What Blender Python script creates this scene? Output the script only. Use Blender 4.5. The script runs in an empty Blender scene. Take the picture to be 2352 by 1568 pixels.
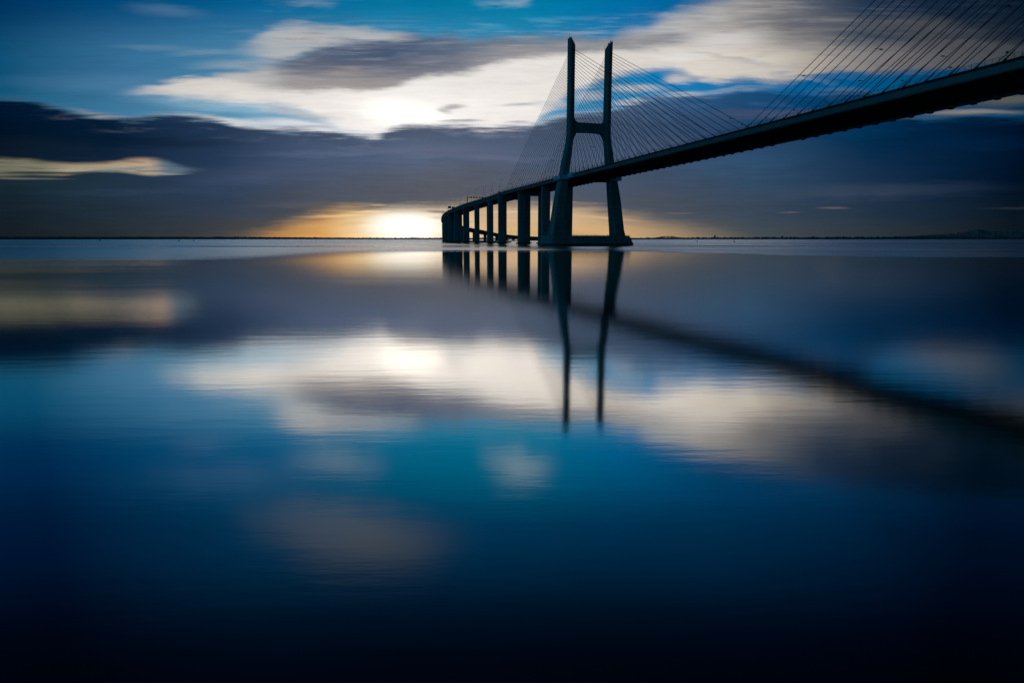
import bpy, math, random
from math import sin, cos, tan, atan, atan2, radians as R, degrees, pi, sqrt, hypot
random.seed(7)
S = bpy.context.scene
COL = S.collection

# ------------------------------------------------------------------ camera
F, HOR, CAMH = 1430.0, 548.5, 5.2          # focal length and horizon in 2352-px units, eye height in m
PITCH = atan((784 - HOR) / F)
cam = bpy.data.cameras.new('camera')
cam.lens = 36.0 * F / 2352
cam.sensor_width = 36
cam.clip_start = 0.5
cam.clip_end = 200000
co = bpy.data.objects.new('camera', cam)
COL.objects.link(co)
co.location = (0, 0, CAMH)
co.rotation_euler = (pi / 2 - PITCH, 0, 0)
S.camera = co

def azel(x, y):
    """direction (azimuth, elevation in degrees) in which a feature of the sky stands"""
    a, b = (x - 1176) / F, (784 - y) / F
    v = (a, cos(PITCH) + b * sin(PITCH), -sin(PITCH) + b * cos(PITCH))
    return degrees(atan2(v[0], v[1])), degrees(atan2(v[2], max(v[1], 0.2)))

# ------------------------------------------------------------------ bridge frame
X0, Y0, TH, DECK = 44.3534, 515.8284, R(16.7582), 56.2
def W(s, t, z=0.0):
    """s along the bridge towards the camera side, t across it, z up"""
    return (X0 + sin(TH) * s + cos(TH) * t, Y0 - cos(TH) * s + sin(TH) * t, z)

# ------------------------------------------------------------------ materials
def lin(c):
    c = c / 255.0
    return c / 12.92 if c <= 0.04045 else ((c + 0.055) / 1.055) ** 2.4
def rgb(r, g, b, k=1.0):
    return (lin(r) * k, lin(g) * k, lin(b) * k, 1)

def nodes(mat):
    mat.use_nodes = True
    nt = mat.node_tree
    nt.nodes.clear()
    return nt
def add(nt, kind, **kw):
    n = nt.nodes.new(kind)
    for k, v in kw.items():
        setattr(n, k, v)
    return n

def concrete(name, base, dark, stain=0.5, formwork=4.2, tide=False):
    m = bpy.data.materials.new(name)
    nt = nodes(m)
    out = add(nt, 'ShaderNodeOutputMaterial')
    p = add(nt, 'ShaderNodeBsdfPrincipled')
    p.inputs['Roughness'].default_value = 0.85
    geo = add(nt, 'ShaderNodeNewGeometry')
    mp = add(nt, 'ShaderNodeMapping')
    mp.inputs['Scale'].default_value = (0.16, 0.16, 0.028)
    nt.links.new(geo.outputs['Position'], mp.inputs['Vector'])
    n1 = add(nt, 'ShaderNodeTexNoise')
    n1.inputs['Scale'].default_value = 1.0
    n1.inputs['Detail'].default_value = 8
    n1.inputs['Roughness'].default_value = 0.65
    nt.links.new(mp.outputs[0], n1.inputs['Vector'])
    n2 = add(nt, 'ShaderNodeTexNoise')
    n2.inputs['Scale'].default_value = 0.22
    n2.inputs['Detail'].default_value = 6
    nt.links.new(geo.outputs['Position'], n2.inputs['Vector'])
    mx = add(nt, 'ShaderNodeMix', data_type='RGBA')
    mx.inputs[6].default_value = dark
    mx.inputs[7].default_value = base
    mr = add(nt, 'ShaderNodeMapRange')
    mr.inputs[1].default_value = 0.35
    mr.inputs[2].default_value = 0.62
    mr.inputs[3].default_value = 1 - stain
    nt.links.new(n1.outputs[0], mr.inputs[0])
    nt.links.new(mr.outputs[0], mx.inputs[0])
    # lift joints of the formwork
    sep = add(nt, 'ShaderNodeSeparateXYZ')
    nt.links.new(geo.outputs['Position'], sep.inputs[0])
    md = add(nt, 'ShaderNodeMath', operation='WRAP')
    md.inputs[1].default_value = formwork
    md.inputs[2].default_value = 0
    nt.links.new(sep.outputs[2], md.inputs[0])
    lt = add(nt, 'ShaderNodeMath', operation='LESS_THAN')
    lt.inputs[1].default_value = 0.3
    nt.links.new(md.outputs[0], lt.inputs[0])
    m2 = add(nt, 'ShaderNodeMix', data_type='RGBA', blend_type='MULTIPLY')
    m2.inputs[7].default_value = (0.6, 0.6, 0.6, 1)
    nt.links.new(lt.outputs[0], m2.inputs[0])
    nt.links.new(mx.outputs[2], m2.inputs[6])
    m3 = add(nt, 'ShaderNodeMix', data_type='RGBA', blend_type='MULTIPLY')
    m3.inputs[0].default_value = 0.45
    nt.links.new(m2.outputs[2], m3.inputs[6])
    nt.links.new(n2.outputs[0], m3.inputs[7])
    last = m3.outputs[2]
    if tide:
        # weed and wet concrete between the tide marks
        w = add(nt, 'ShaderNodeMapRange')
        w.inputs[1].default_value = 0.9
        w.inputs[2].default_value = 1.7
        w.inputs[3].default_value = 1
        w.inputs[4].default_value = 0
        ad = add(nt, 'ShaderNodeMath', operation='MULTIPLY_ADD')
        ad.inputs[1].default_value = -1.2
        nt.links.new(n1.outputs[0], ad.inputs[0])
        a2 = add(nt, 'ShaderNodeMath', operation='ADD')
        a2.inputs[1].default_value = 0.6
        nt.links.new(sep.outputs[2], ad.inputs[2])
        nt.links.new(ad.outputs[0], a2.inputs[0])
        nt.links.new(a2.outputs[0], w.inputs[0])
        m4 = add(nt, 'ShaderNodeMix', data_type='RGBA')
        m4.inputs[7].default_value = (0.012, 0.014, 0.010, 1)
        nt.links.new(w.outputs[0], m4.inputs[0])
        nt.links.new(last, m4.inputs[6])
        last = m4.outputs[2]
    nt.links.new(last, p.inputs['Base Color'])
    b = add(nt, 'ShaderNodeBump')
    b.inputs['Strength'].default_value = 0.25
    b.inputs['Distance'].default_value = 0.05
    nt.links.new(n1.outputs[0], b.inputs['Height'])
    nt.links.new(b.outputs[0], p.inputs['Normal'])
    nt.links.new(p.outputs[0], out.inputs[0])
    return m

def plain(name, col, rough=0.6, metal=0.0, var=0.3, scale=0.8):
    m = bpy.data.materials.new(name)
    nt = nodes(m)
    out = add(nt, 'ShaderNodeOutputMaterial')
    p = add(nt, 'ShaderNodeBsdfPrincipled')
    p.inputs['Roughness'].default_value = rough
    p.inputs['Metallic'].default_value = metal
    n = add(nt, 'ShaderNodeTexNoise')
    n.inputs['Scale'].default_value = scale
    n.inputs['Detail'].default_value = 4
    geo = add(nt, 'ShaderNodeNewGeometry')
    nt.links.new(geo.outputs['Position'], n.inputs['Vector'])
    mx = add(nt, 'ShaderNodeMix', data_type='RGBA')
    mx.inputs[6].default_value = tuple(c * (1 - var) for c in col[:3]) + (1,)
    mx.inputs[7].default_value = tuple(c * (1 + var) for c in col[:3]) + (1,)
    nt.links.new(n.outputs[0], mx.inputs[0])
    nt.links.new(mx.outputs[2], p.inputs['Base Color'])
    nt.links.new(p.outputs[0], out.inputs[0])
    return m

M = {
    'concrete': concrete('pale_concrete', (0.30, 0.34, 0.36, 1), (0.10, 0.13, 0.15, 1), stain=0.75, tide=True),
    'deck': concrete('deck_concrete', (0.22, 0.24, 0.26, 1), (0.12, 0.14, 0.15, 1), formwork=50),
    'dark_and_shaded': plain('dark_and_shaded_concrete', (0.016, 0.018, 0.022, 1), 0.95),  # near-black: shade painted into the deck underside; also the dark parapets
    'asphalt': plain('asphalt', (0.05, 0.05, 0.05, 1), 0.9),
    'weathered': plain('weathered_concrete', (0.05, 0.055, 0.06, 1), 0.9),
    'steel': plain('galvanised_steel', (0.28, 0.30, 0.32, 1), 0.45, 0.6),
    'cable': plain('cable_sheath', (0.06, 0.07, 0.09, 1), 0.5, 0.0, 0.1),
    'socket': plain('socket_tube', (0.03, 0.035, 0.05, 1), 0.5),
    'lamp': plain('lamp_housing', (0.10, 0.11, 0.12, 1), 0.5),
    'signback': plain('blue_sign_sheet', (0.25, 0.45, 0.65, 1), 0.4, 0, 0.1),
    'paint': plain('pale_blue_paint', (0.45, 0.62, 0.80, 1), 0.6, 0, 0.15),
    'signal': plain('signal_housing', (0.02, 0.02, 0.02, 1), 0.5),
    'land': plain('wooded_shore', (0.09, 0.10, 0.09, 1), 0.95, 0, 0.4, 0.01),
    'hill': plain('hill_slopes', (0.16, 0.17, 0.17, 1), 0.95, 0, 0.3, 0.002),
    'buoy': plain('buoy_paint', (0.05, 0.015, 0.01, 1), 0.5),
    'buoyg': plain('green_buoy_paint', (0.01, 0.035, 0.02, 1), 0.5),
    'bird': plain('bird_feathers', (0.12, 0.12, 0.12, 1), 0.9, 0, 0.6, 2.0),
    'wall': plain('pale_render', (0.25, 0.25, 0.24, 1), 0.9),
}

# ------------------------------------------------------------------ mesh helpers
class MB:
    def __init__(self):
        self.v, self.f = [], []
    def quad_solid(self, secs):
        """loft through sections, each a list of n points, ends capped"""
        n = len(secs[0])
        b = len(self.v)
        for s in secs:
            self.v += [tuple(p) for p in s]
        for i in range(len(secs) - 1):
            for j in range(n):
                k = (j + 1) % n
                self.f.append((b + i * n + j, b + i * n + k, b + (i + 1) * n + k, b + (i + 1) * n + j))
        self.f.append(tuple(b + j for j in reversed(range(n))))
        self.f.append(tuple(b + (len(secs) - 1) * n + j for j in range(n)))
        return self
    def box(self, s0, s1, t0, t1, z0, z1, fr=W):
        lo = [fr(s0, t0, z0), fr(s0, t1, z0), fr(s1, t1, z0), fr(s1, t0, z0)]
        hi = [fr(s0, t0, z1), fr(s0, t1, z1), fr(s1, t1, z1), fr(s1, t0, z1)]
        return self.quad_solid([lo, hi])
    def tube(self, pts, r, n=6):
        rs = r if isinstance(r, (list, tuple)) else [r] * len(pts)
        secs = []
        for i, p in enumerate(pts):
            a = pts[max(i - 1, 0)]
            c = pts[min(i + 1, len(pts) - 1)]
            d = [c[k] - a[k] for k in range(3)]
            L = sqrt(sum(q * q for q in d)) or 1
            d = [q / L for q in d]
            u = (0, 0, 1) if abs(d[2]) < 0.9 else (1, 0, 0)
            e = (d[1] * u[2] - d[2] * u[1], d[2] * u[0] - d[0] * u[2], d[0] * u[1] - d[1] * u[0])
            L = sqrt(sum(q * q for q in e))
            e = [q / L for q in e]
            g = (d[1] * e[2] - d[2] * e[1], d[2] * e[0] - d[0] * e[2], d[0] * e[1] - d[1] * e[0])
            secs.append([tuple(p[k] + rs[i] * (cos(2 * pi * j / n) * e[k] + sin(2 * pi * j / n) * g[k]) for k in range(3)) for j in range(n)])
        return self.quad_solid(secs)
    def blob(self, c, r, n=8, m=5):
        b = len(self.v)
        secs = []
        for i in range(m + 1):
            a = -pi / 2 + pi * i / m
            q = max(cos(a), 0.03)
            secs.append([(c[0] + r[0] * q * cos(2 * pi * j / n), c[1] + r[1] * q * sin(2 * pi * j / n), c[2] + r[2] * sin(a)) for j in range(n)])
        return self.quad_solid(secs)
    def build(self, name, mat, parent=None, smooth=False):
        loc = (0, 0, 0)
        if parent is not None:
            loc = tuple(parent['at'])
            if parent.type == 'MESH':
                loc = tuple(parent['at'])
        me = bpy.data.meshes.new(name)
        if parent is None:
            me.from_pydata(self.v, [], self.f)
        else:
            me.from_pydata([(v[0] - loc[0], v[1] - loc[1], v[2] - loc[2]) for v in self.v], [], self.f)
        me.materials.append(mat)
        me.update()
        import bmesh
        bm = bmesh.new()
        bm.from_mesh(me)
        bmesh.ops.recalc_face_normals(bm, faces=bm.faces)
        bm.to_mesh(me)
        bm.free()
        if smooth:
            for p in me.polygons:
                p.use_smooth = True
        o = bpy.data.objects.new(name, me)
        COL.objects.link(o)
        if parent is not None:
            o.parent = parent
            o['at'] = loc
        return o

def tag(o, label=None, cat=None, group=None, kind=None):
    if label: o['label'] = label
    if cat: o['category'] = cat
    if group: o['group'] = group
    if kind: o['kind'] = kind
    return o
def thing(name, loc, label, cat, group=None, rz=0):
    o = bpy.data.objects.new(name, None)
    o.empty_display_size = 1
    COL.objects.link(o)
    o.location = loc
    o['at'] = tuple(loc)
    return tag(o, label, cat, group)
def copy_thing(root, loc, rz=0.0, label=None, group=None, scale=1.0):
    r = root.copy()
    COL.objects.link(r)
    r.location = loc
    r.rotation_euler = (0, 0, rz)
    r.scale = (scale,) * 3
    if label: r['label'] = label
    if group: r['group'] = group
    for ch in [c for c in root.children]:
        c = ch.copy()
        COL.objects.link(c)
        c.parent = r
        for g in ch.children:
            d = g.copy()
            COL.objects.link(d)
            d.parent = c
    return r
def I(s, t, z=0.0):
    return (s, t, z)
ORD = ['first', 'second', 'third', 'fourth', 'fifth', 'sixth', 'seventh', 'eighth', 'ninth', 'tenth', 'eleventh', 'twelfth',
       'thirteenth', 'fourteenth', 'fifteenth', 'sixteenth', 'seventeenth', 'eighteenth', 'nineteenth']
TENS = ['', '', 'twent', 'thirt', 'fort', 'fift', 'sixt', 'sevent', 'eight', 'ninet']
def ordinal(i):
    if i <= 19: return ORD[i - 1]
    if i % 10 == 0: return TENS[i // 10] + 'ieth'
    return TENS[i // 10] + 'y-' + ORD[i % 10 - 1]

# ------------------------------------------------------------------ pylons
def leg_sections(side):
    """profile of a leg: (z, outer t, inner t, half length)"""
    pr = [(7.6, -14.6, -5.0, 6.4), (12, -13.4, -4.5, 5.9), (38, -9.7, -1.6, 5.0), (58, -5.5, 0.55, 4.3), (80, -1.0, 3.35, 3.9), (88, 0.0, 4.0, 3.8),
          (98, 0.05, 4.2, 3.7), (130, 0.05, 4.2, 3.6), (153.4, 0.0, 4.2, 3.6)]
    f = (lambda t: t) if side < 0 else (lambda t: 36 - t)
    secs = []
    c = 0.7
    for z, o, i, h in pr:
        secs.append([(-h + c, f(o), z), (h - c, f(o), z), (h, f(o + c), z), (h, f(i - c), z), (h - c, f(i), z), (-h + c, f(i), z), (-h, f(i - c), z), (-h, f(o + c), z)])
    # the slanted head, high on the outer side
    o, i, h = 0.0, 4.2, 3.6
    def top(t): return 153.4 + (4.1 - t) / 4.1 * 6.2
    head = []
    for s, t in ((-h + c, o), (h - c, o), (h, o + c), (h, i - c), (h - c, i), (-h + c, i), (-h, i - c), (-h, o + c)):
        zz = top(t) if t > 0.1 else top(t) - 0.5
        head.append((s, f(t), max(zz, 153.5)))
    secs.append(head)
    return secs

def make_pylon(s0, label, detail=True):
    base = W(s0, 18, 0)
    root = thing('bridge_pylon', base, label, 'bridge pylon', 'cable pylons of the bridge')
    fr = lambda s, t, z: W(s0 + s, t, z)
    for side in (-1, 1):
        mb = MB()
        mb.quad_solid([[fr(*p) for p in sec] for sec in leg_sections(side)])
        lg = mb.build('leg', M['concrete'], root)
        f = (lambda t: t) if side < 0 else (lambda t: 36 - t)
        # mast and instruments on the head
        mb = MB()
        mb.tube([fr(0, f(0.5), 157.5), fr(0, f(0.5), 162.8)], 0.06, 5)
        mb.build('mast', M['steel'], root)
        mb = MB()
        for q, (ds, dt, dz) in enumerate(((-1.6, 1.2, 1.4), (0.4, 1.6, 1.1), (1.6, 0.9, 1.7))):
            z = 153.4 + (4.1 - dt) / 4.1 * 6.2 - 0.4
            mb.box(ds - 0.3, ds + 0.3, min(f(dt), f(dt + 0.6)), max(f(dt), f(dt + 0.6)), z, z + dz, fr)
        for dt in (0.4, 1.5, 2.6, 3.7):
            z = 153.4 + (4.1 - dt) / 4.1 * 6.2
            for ds in (-2.2, 2.2):
                mb.tube([fr(ds, f(dt), z - 0.3), fr(ds, f(dt), z + 1.1)], 0.05, 4)
        for ds in (-2.2, 2.2):
            mb.tube([fr(ds, f(0.4), 153.4 + 3.7 / 4.1 * 6.2 + 1.1), fr(ds, f(3.7), 153.4 + 0.4 / 4.1 * 6.2 + 1.1)], 0.05, 4)
        mb.build('aerials', M['steel'], root)
    # anemometer arm on the inner edge of the far leg
    mb = MB()
    mb.tube([fr(0, 32.4, 153.8), fr(0, 30.2, 153.6)], 0.09, 4).tube([fr(0, 30.2, 153.6), fr(0, 30.2, 155.4)], 0.09, 4)
    mb.build('instrument_arm', M['steel'], root)
    # haunched cross beam between the legs
    top, bot = [], []
    for i in range(33):
        t = 3.6 + (36 - 7.2) * i / 32
        e = min(t - 4.0, 32.0 - t)
        e = max(e, 0)
        zt_ = 96.3 + (3.6 * (1 - e / 4.0) ** 2 if e < 4 else 0)
        zb = 89.2 - 0.6 * ((t - 18) / 14) ** 2 - (5.6 * (1 - e / 4.2) ** 2.2 if e < 4.2 else 0)
        top.append((t, zt_))
        bot.append((t, zb))
    prof = top + bot[::-1]
    mb = MB()
    n = len(top)
    b = len(mb.v)
    for h in (-2.7, 2.7):
        for t, z in prof:
            mb.v.append(fr(h, t, z))
    m = len(prof)
    for j in range(m):
        k = (j + 1) % m
        mb.f.append((j, k, m + k, m + j))
    for j in range(n - 1):
        a, c2 = j, m - 1 - j
        mb.f.append((a, a + 1, c2 - 1, c2))
        mb.f.append((m + a, m + c2, m + c2 - 1, m + a + 1))
    mb.build('cross_beam', M['concrete'], root)
    # lower cross beam carrying the deck between the legs, with its collars round the legs
    mb = MB()
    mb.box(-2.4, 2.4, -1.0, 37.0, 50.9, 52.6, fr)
    mb.build('lower_beam', M['dark_and_shaded'], root)
    for side in (-1, 1):
        f = (lambda t: t) if side < 0 else (lambda t: 36 - t)
        mb = MB()
        def bx(s0_, s1_, t0_, t1_, z0_, z1_):
            a, c_ = sorted((f(t0_), f(t1_)))
            mb.box(s0_, s1_, a, c_, z0_, z1_, fr)
        bx(4.5, 13.0, -1.6, 0.7, 52.9, 56.4)
        bx(-14.0, -4.5, -1.6, 0.7, 52.9, 56.4)
        bx(4.52, 7.0, -6.6, -1.65, 51.9, 55.0)
        bx(-7.0, -4.52, -6.6, -1.65, 51.9, 55.0)
        bx(-7.0, 7.0, -9.0, -6.65, 51.9, 55.0)
        mb.build('deck_collar', M['paint'], root)
    # the boat-shaped caisson on the water
    def hexa(z, e0, e1, w, nose):
        return [(-w, e0 + nose, z), (-w * 0.35, e0, z), (w * 0.35, e0, z), (w, e0 + nose, z), (w, e1 - nose, z), (w * 0.35, e1, z), (-w * 0.35, e1, z), (-w, e1 - nose, z)]
    mb = MB()
    mb.quad_solid([[fr(*p) for p in hexa(-4, -23.3, 59.3, 11.5, 6.5)], [fr(*p) for p in hexa(0.5, -23.3, 59.3, 11.5, 6.5)],
                   [fr(*p) for p in hexa(7.3, -19.5, 55.5, 9.8, 5.0)], [fr(*p) for p in hexa(7.8, -19.0, 55.0, 9.4, 4.8)]])
    cs = mb.build('caisson', M['concrete'], root)
    for c0 in (-9.8, 45.8):
        for d in (-1, 1):
            mb = MB()
            lo = [(d * 9.2, c0 - 7.5, -2), (d * 13.2, c0 - 4.5, -2), (d * 13.2, c0 + 4.5, -2), (d * 9.2, c0 + 7.5, -2)]
            hi = [(d * 7.0, c0 - 6.0, 7.2), (d * 9.8, c0 - 3.8, 7.2), (d * 9.8, c0 + 3.8, 7.2), (d * 7.0, c0 + 6.0, 7.2)]
            mb.quad_solid([[fr(*p) for p in lo], [fr(*p) for p in hi]])
            mb.build('buttress', M['concrete'], cs)
    # mooring fenders and a parapet kerb with posts
    mb = MB()
    for t in range(-16, 54, 2):
        mb.tube([fr(9.0, t, 7.8), fr(9.0, t, 8.7)], 0.06, 4)
    mb.tube([fr(9.0, -16, 8.7), fr(9.0, 52, 8.7)], 0.04, 4)
    mb.build('guard_rail', M['steel'], cs)
    return root

def zt(k):  # height of the outlet of cable k (0 = shortest)
    return 102.5 + 48.2 * k / 23.0

make_pylon(0, 'tall concrete H-shaped pylon with slanted heads standing on a boat-shaped caisson')
make_pylon(420, 'second H-shaped pylon carrying the cables of the nearer fan, beyond the photo\'s upper right')

# ------------------------------------------------------------------ cable-stayed deck
T0, T1 = 0.8, 35.2
def railing(s0, s1, t, z0, step=2.1):
    mb = MB()
    n = int(round((s1 - s0) / step))
    for i in range(n + 1):
        s = s0 + (s1 - s0) * i / n
        mb.box(s - 0.05, s + 0.05, t - 0.04, t + 0.04, z0, z0 + 1.35)
    for z, h in ((1.35, 0.05), (0.95, 0.025), (0.6, 0.025), (0.25, 0.025)):
        mb.box(s0, s1, t - h, t + h, z0 + z - h, z0 + z + h)
    return mb

deck = thing('bridge_deck', W(0, 18, 53), 'cable-stayed concrete road deck sweeping from the pylon to upper right', 'bridge deck')
SE, SW = 640, -204.6
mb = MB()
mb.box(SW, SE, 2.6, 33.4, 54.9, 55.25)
mb.build('deck_slab', M['dark_and_shaded'], deck)
mb = MB()
mb.box(SW, SE, 3.2, 32.8, 55.256, 55.33)
mb.build('roadway', M['asphalt'], deck)
for t0, t1, d in ((T0, 2.5, 1), (33.5, T1, -1)):
    mb = MB()
    # edge girder with a chamfered lower outer corner
    o = t0 if d > 0 else t1
    i = t1 if d > 0 else t0
    def sec(s): return [W(s, o, 53.25), W(s, o + d * 0.35, 52.9), W(s, i, 52.9), W(s, i, 55.3), W(s, o, 55.3)]
    mb.quad_solid([sec(SW), sec(SE)])
    mb.build('edge_girder', M['deck'], deck)
    mb = MB()
    a, c_ = sorted((o - d * 0.12, o + d * 0.5))
    mb.box(SW, SE, a, c_, 55.304, 56.15)
    mb.build('parapet', M['dark_and_shaded'], deck)
    railing(SW, SE, o + d * 0.1, 56.152).build('railing', M['steel'], deck)
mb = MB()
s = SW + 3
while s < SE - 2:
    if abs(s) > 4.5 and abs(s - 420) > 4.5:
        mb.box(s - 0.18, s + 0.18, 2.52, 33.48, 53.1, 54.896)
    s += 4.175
mb.build('floor_beams', M['dark_and_shaded'], deck)
mb = MB()
for t in (17.4, 18.3):
    mb.box(SW, SE, t, t + 0.3, 55.335, 56.1)
mb.build('median_barrier', M['weathered'], deck)

A0, DS = 7.0, 8.35
anchors = []          # (s, pylon s, k, name of the fan)
for k in range(24):
    anchors.append((A0 + DS * k, 0, k, 'main'))
for k in range(23):
    anchors.append((-(5 + 8.3 * k), 0, k, 'side'))
for k in range(24):
    anchors.append((420 - (A0 + DS * k), 420, k, 'other'))
# ------------------------------------------------------------------ stay cables
planes = (('front', 1.1, 2.2), ('rear', 34.9, 33.8))
lamp_cables = {}
fan_words = {'main': 'right fan', 'side': 'left fan', 'other': 'big upper-right fan'}
CAB = {}
for s, ps, k, fan in anchors:
    for pn, ta, tt in planes:
        kk = k if fan != 'side' else k * 23 / 22.0
        d = 1 if s > ps else -1
        a = W(s, ta, 55.6)
        b = W(ps + d * 3.9, tt, zt(kk) - 0.4)
        lab = '%s stay cable out from its pylon, %s plane, %s' % (ordinal(k + 1), pn, fan_words[fan])
        c = thing('stay_cable', a, lab, 'stay cable', 'stay cables of the bridge')
        if fan == 'other' and s > 352:
            c['label'] = 'dark stay cable whose foot lies past the right edge of the photo'
        MB().tube([a, b], 0.145, 6).build('sheath', M['cable'], c, True)
        q = tuple(a[i] + (b[i] - a[i]) * 4.6 / sqrt(sum((b[j] - a[j]) ** 2 for j in range(3))) for i in range(3))
        m_ = tuple(a[i] + (b[i] - a[i]) * 1.8 / sqrt(sum((b[j] - a[j]) ** 2 for j in range(3))) for i in range(3))
        MB().tube([a, m_, m_, q], [0.34, 0.34, 0.22, 0.22], 8).build('socket', M['socket'], c, True)
        t0, t1 = (1.0, 2.3) if pn == 'front' else (33.7, 35.15)
        lo = [W(s - 0.2, t0, 52.52), W(s - 0.2, t1, 52.52), W(s + 1.1, t1, 52.52), W(s + 1.1, t0, 52.52)]
        hi = [W(s - 0.8, t0, 52.896), W(s - 0.8, t1, 52.896), W(s + 1.5, t1, 52.896), W(s + 1.5, t0, 52.896)]
        MB().quad_solid([lo, hi]).build('anchor_block', M['dark_and_shaded'], c)
        e0, e1 = sorted((ps + d * 3.4, ps + d * 4.15))
        MB().box(e0, e1, tt - 0.45, tt + 0.45, zt(kk) - 0.9, zt(kk) - 0.05).build('outlet', M['weathered'], c)
        CAB[(fan, pn, k)] = (s, ta, ps + d * 3.9, tt, zt(kk) - 0.4)

# luminaires clamped to the cables 16 m above the road
targets = {'front': [41.5, 84, 126.5, 165, 207, 251, 289.5, 333, -41, -83, -125, -166], 'rear': [38, 80, 123, 162, 207, 251, 289, 330, -41, -83, -125, -166]}
cl_n = 0
for pn, lst in targets.items():
    for sq in lst:
        best = None
        for (fan, p2, k), (sa, ta, sb, tt, zb) in CAB.items():
            if p2 != pn: continue
            u = (72 - 55.6) / (zb - 55.6)
            s_ = sa + (sb - sa) * u
            t_ = ta + (tt - ta) * u
            if best is None or abs(s_ - sq) < best[0]:
                best = (abs(s_ - sq), s_, t_)
        _, s_, t_ = best
        d = 1 if pn == 'front' else -1
        where = 'left of the pylon' if s_ < 0 else ('between pylon and midspan' if s_ < 212 else 'right of midspan')
        order = sorted(x for x in lst if (x < 0) == (sq < 0) and (x < 212) == (sq < 212))
        key = order[::-1] if sq < 0 else order
        l = thing('cable_luminaire', W(s_, t_, 72), '%s lamp clamped on the %s cables, counted from the pylon side, %s' % (ordinal(key.index(sq) + 1), pn, where), 'street lamp', 'lamps clamped to the stay cables')
        MB().tube([W(s_, t_ - d * 0.9, 72.1), W(s_, t_ + d * 1.6, 72.0)], 0.07, 6).build('arm', M['lamp'], l)
        mb = MB()
        mb.quad_solid([[W(s_ - 0.18, t_ + d * 1.4, 71.9), W(s_ + 0.18, t_ + d * 1.4, 71.9), W(s_ + 0.18, t_ + d * 1.4, 72.1), W(s_ - 0.18, t_ + d * 1.4, 72.1)],
                       [W(s_ - 0.3, t_ + d * 2.1, 71.82), W(s_ + 0.3, t_ + d * 2.1, 71.82), W(s_ + 0.22, t_ + d * 2.1, 72.2), W(s_ - 0.22, t_ + d * 2.1, 72.2)],
                       [W(s_ - 0.2, t_ + d * 3.0, 71.9), W(s_ + 0.2, t_ + d * 3.0, 71.9), W(s_ + 0.12, t_ + d * 3.0, 72.08), W(s_ - 0.12, t_ + d * 3.0, 72.08)]])
        mb.build('lamp_head', M['lamp'], l)
# small lamps on arms at the outer railing
side_n = {-1: 0, 0: 0, 1: 0}
ss = [290.4 + 16.95 * i for i in range(-28, 4)]
left = [x for x in ss if x < -5][::-1]
mid = [x for x in ss if 5 < x < 212]
right = [x for x in ss if 212 < x < 345]
for lst, wh in ((left, 'left of the pylon'), (mid, 'between pylon and midspan'), (right, 'right of midspan')):
    for i, s in enumerate(lst):
        if s < -200: continue
        l = thing('railing_lamp', W(s, 0.9, 56.2), '%s small lamp on the front railing %s, counted from the left' % (ordinal((len(lst) - i) if wh.startswith('left') else i + 1), wh), 'lamp', 'small lamps along the railing')
        MB().tube([W(s, 0.9, 56.2), W(s, 0.7, 57.3), W(s, -1.4, 57.75)], 0.05, 5).build('arm', M['steel'], l)
        mb = MB()
        mb.blob(W(s, -1.65, 57.7), (0.38, 0.38, 0.28))
        mb.build('lamp_head', M['lamp'], l, True)

# ------------------------------------------------------------------ curved viaduct
key = [(1146.7, 711.6, 55.3)]
pts2 = [(1149.6, 711.6 - 0.0, 55.6)]
edge = []   # (X, Y, z of the parapet top) along the near edge of the viaduct
def from_px(x, Y):
    y = 540
    a, b = (x - 1176) / F, (784 - y) / F
    return a / (cos(PITCH) + b * sin(PITCH)) * Y
PATH = [(1119.5, 777, 55.6), (1089, 843, 54.8), (1063, 909, 53.6), (1042.5, 974, 51.8), (1028, 1038, 49.9), (1019, 1100, 47.4), (1015, 1160, 43.6), (1014.2, 1215, 38.6),
        (1022, 1270, 33.6), (1043, 1330, 29.3), (1075, 1400, 25.2), (1114, 1490, 18.6), (1149, 1600, 14.6), (1183, 1760, 12.6), (1240, 2200, 11.6), (1310, 2900, 11.5),
        (1395, 4200, 11.5), (1473, 5700, 12.5), (1504, 6050, 16), (1531, 6250, 31), (1557, 6450, 18), (1590, 6700, 12), (1640, 7050, 12)]
a = W(SW - 0.0, T0)
edge.append((a[0], a[1], 56.15))
for x, Y, z in PATH:
    edge.append((from_px(x, Y), Y, z))
def cr(p0, p1, p2, p3, u):
    return tuple(0.5 * ((2 * p1[i]) + (-p0[i] + p2[i]) * u + (2 * p0[i] - 5 * p1[i] + 4 * p2[i] - p3[i]) * u * u + (-p0[i] + 3 * p1[i] - 3 * p2[i] + p3[i]) * u ** 3) for i in range(3))
pre = W(SW - (-66), T0)
ctrl = [(pre[0], pre[1], 56.15)] + edge + [tuple(2 * edge[-1][i] - edge[-2][i] for i in range(3))]
fine = []
for i in range(1, len(ctrl) - 2):
    n = max(6, int(hypot(ctrl[i + 1][0] - ctrl[i][0], ctrl[i + 1][1] - ctrl[i][1]) / 12))
    for j in range(n):
        fine.append(cr(ctrl[i - 1], ctrl[i], ctrl[i + 1], ctrl[i + 2], j / n))
fine.append(ctrl[-2])
arc = [0.0]
for i in range(1, len(fine)):
    arc.append(arc[-1] + hypot(fine[i][0] - fine[i - 1][0], fine[i][1] - fine[i - 1][1]))
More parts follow.
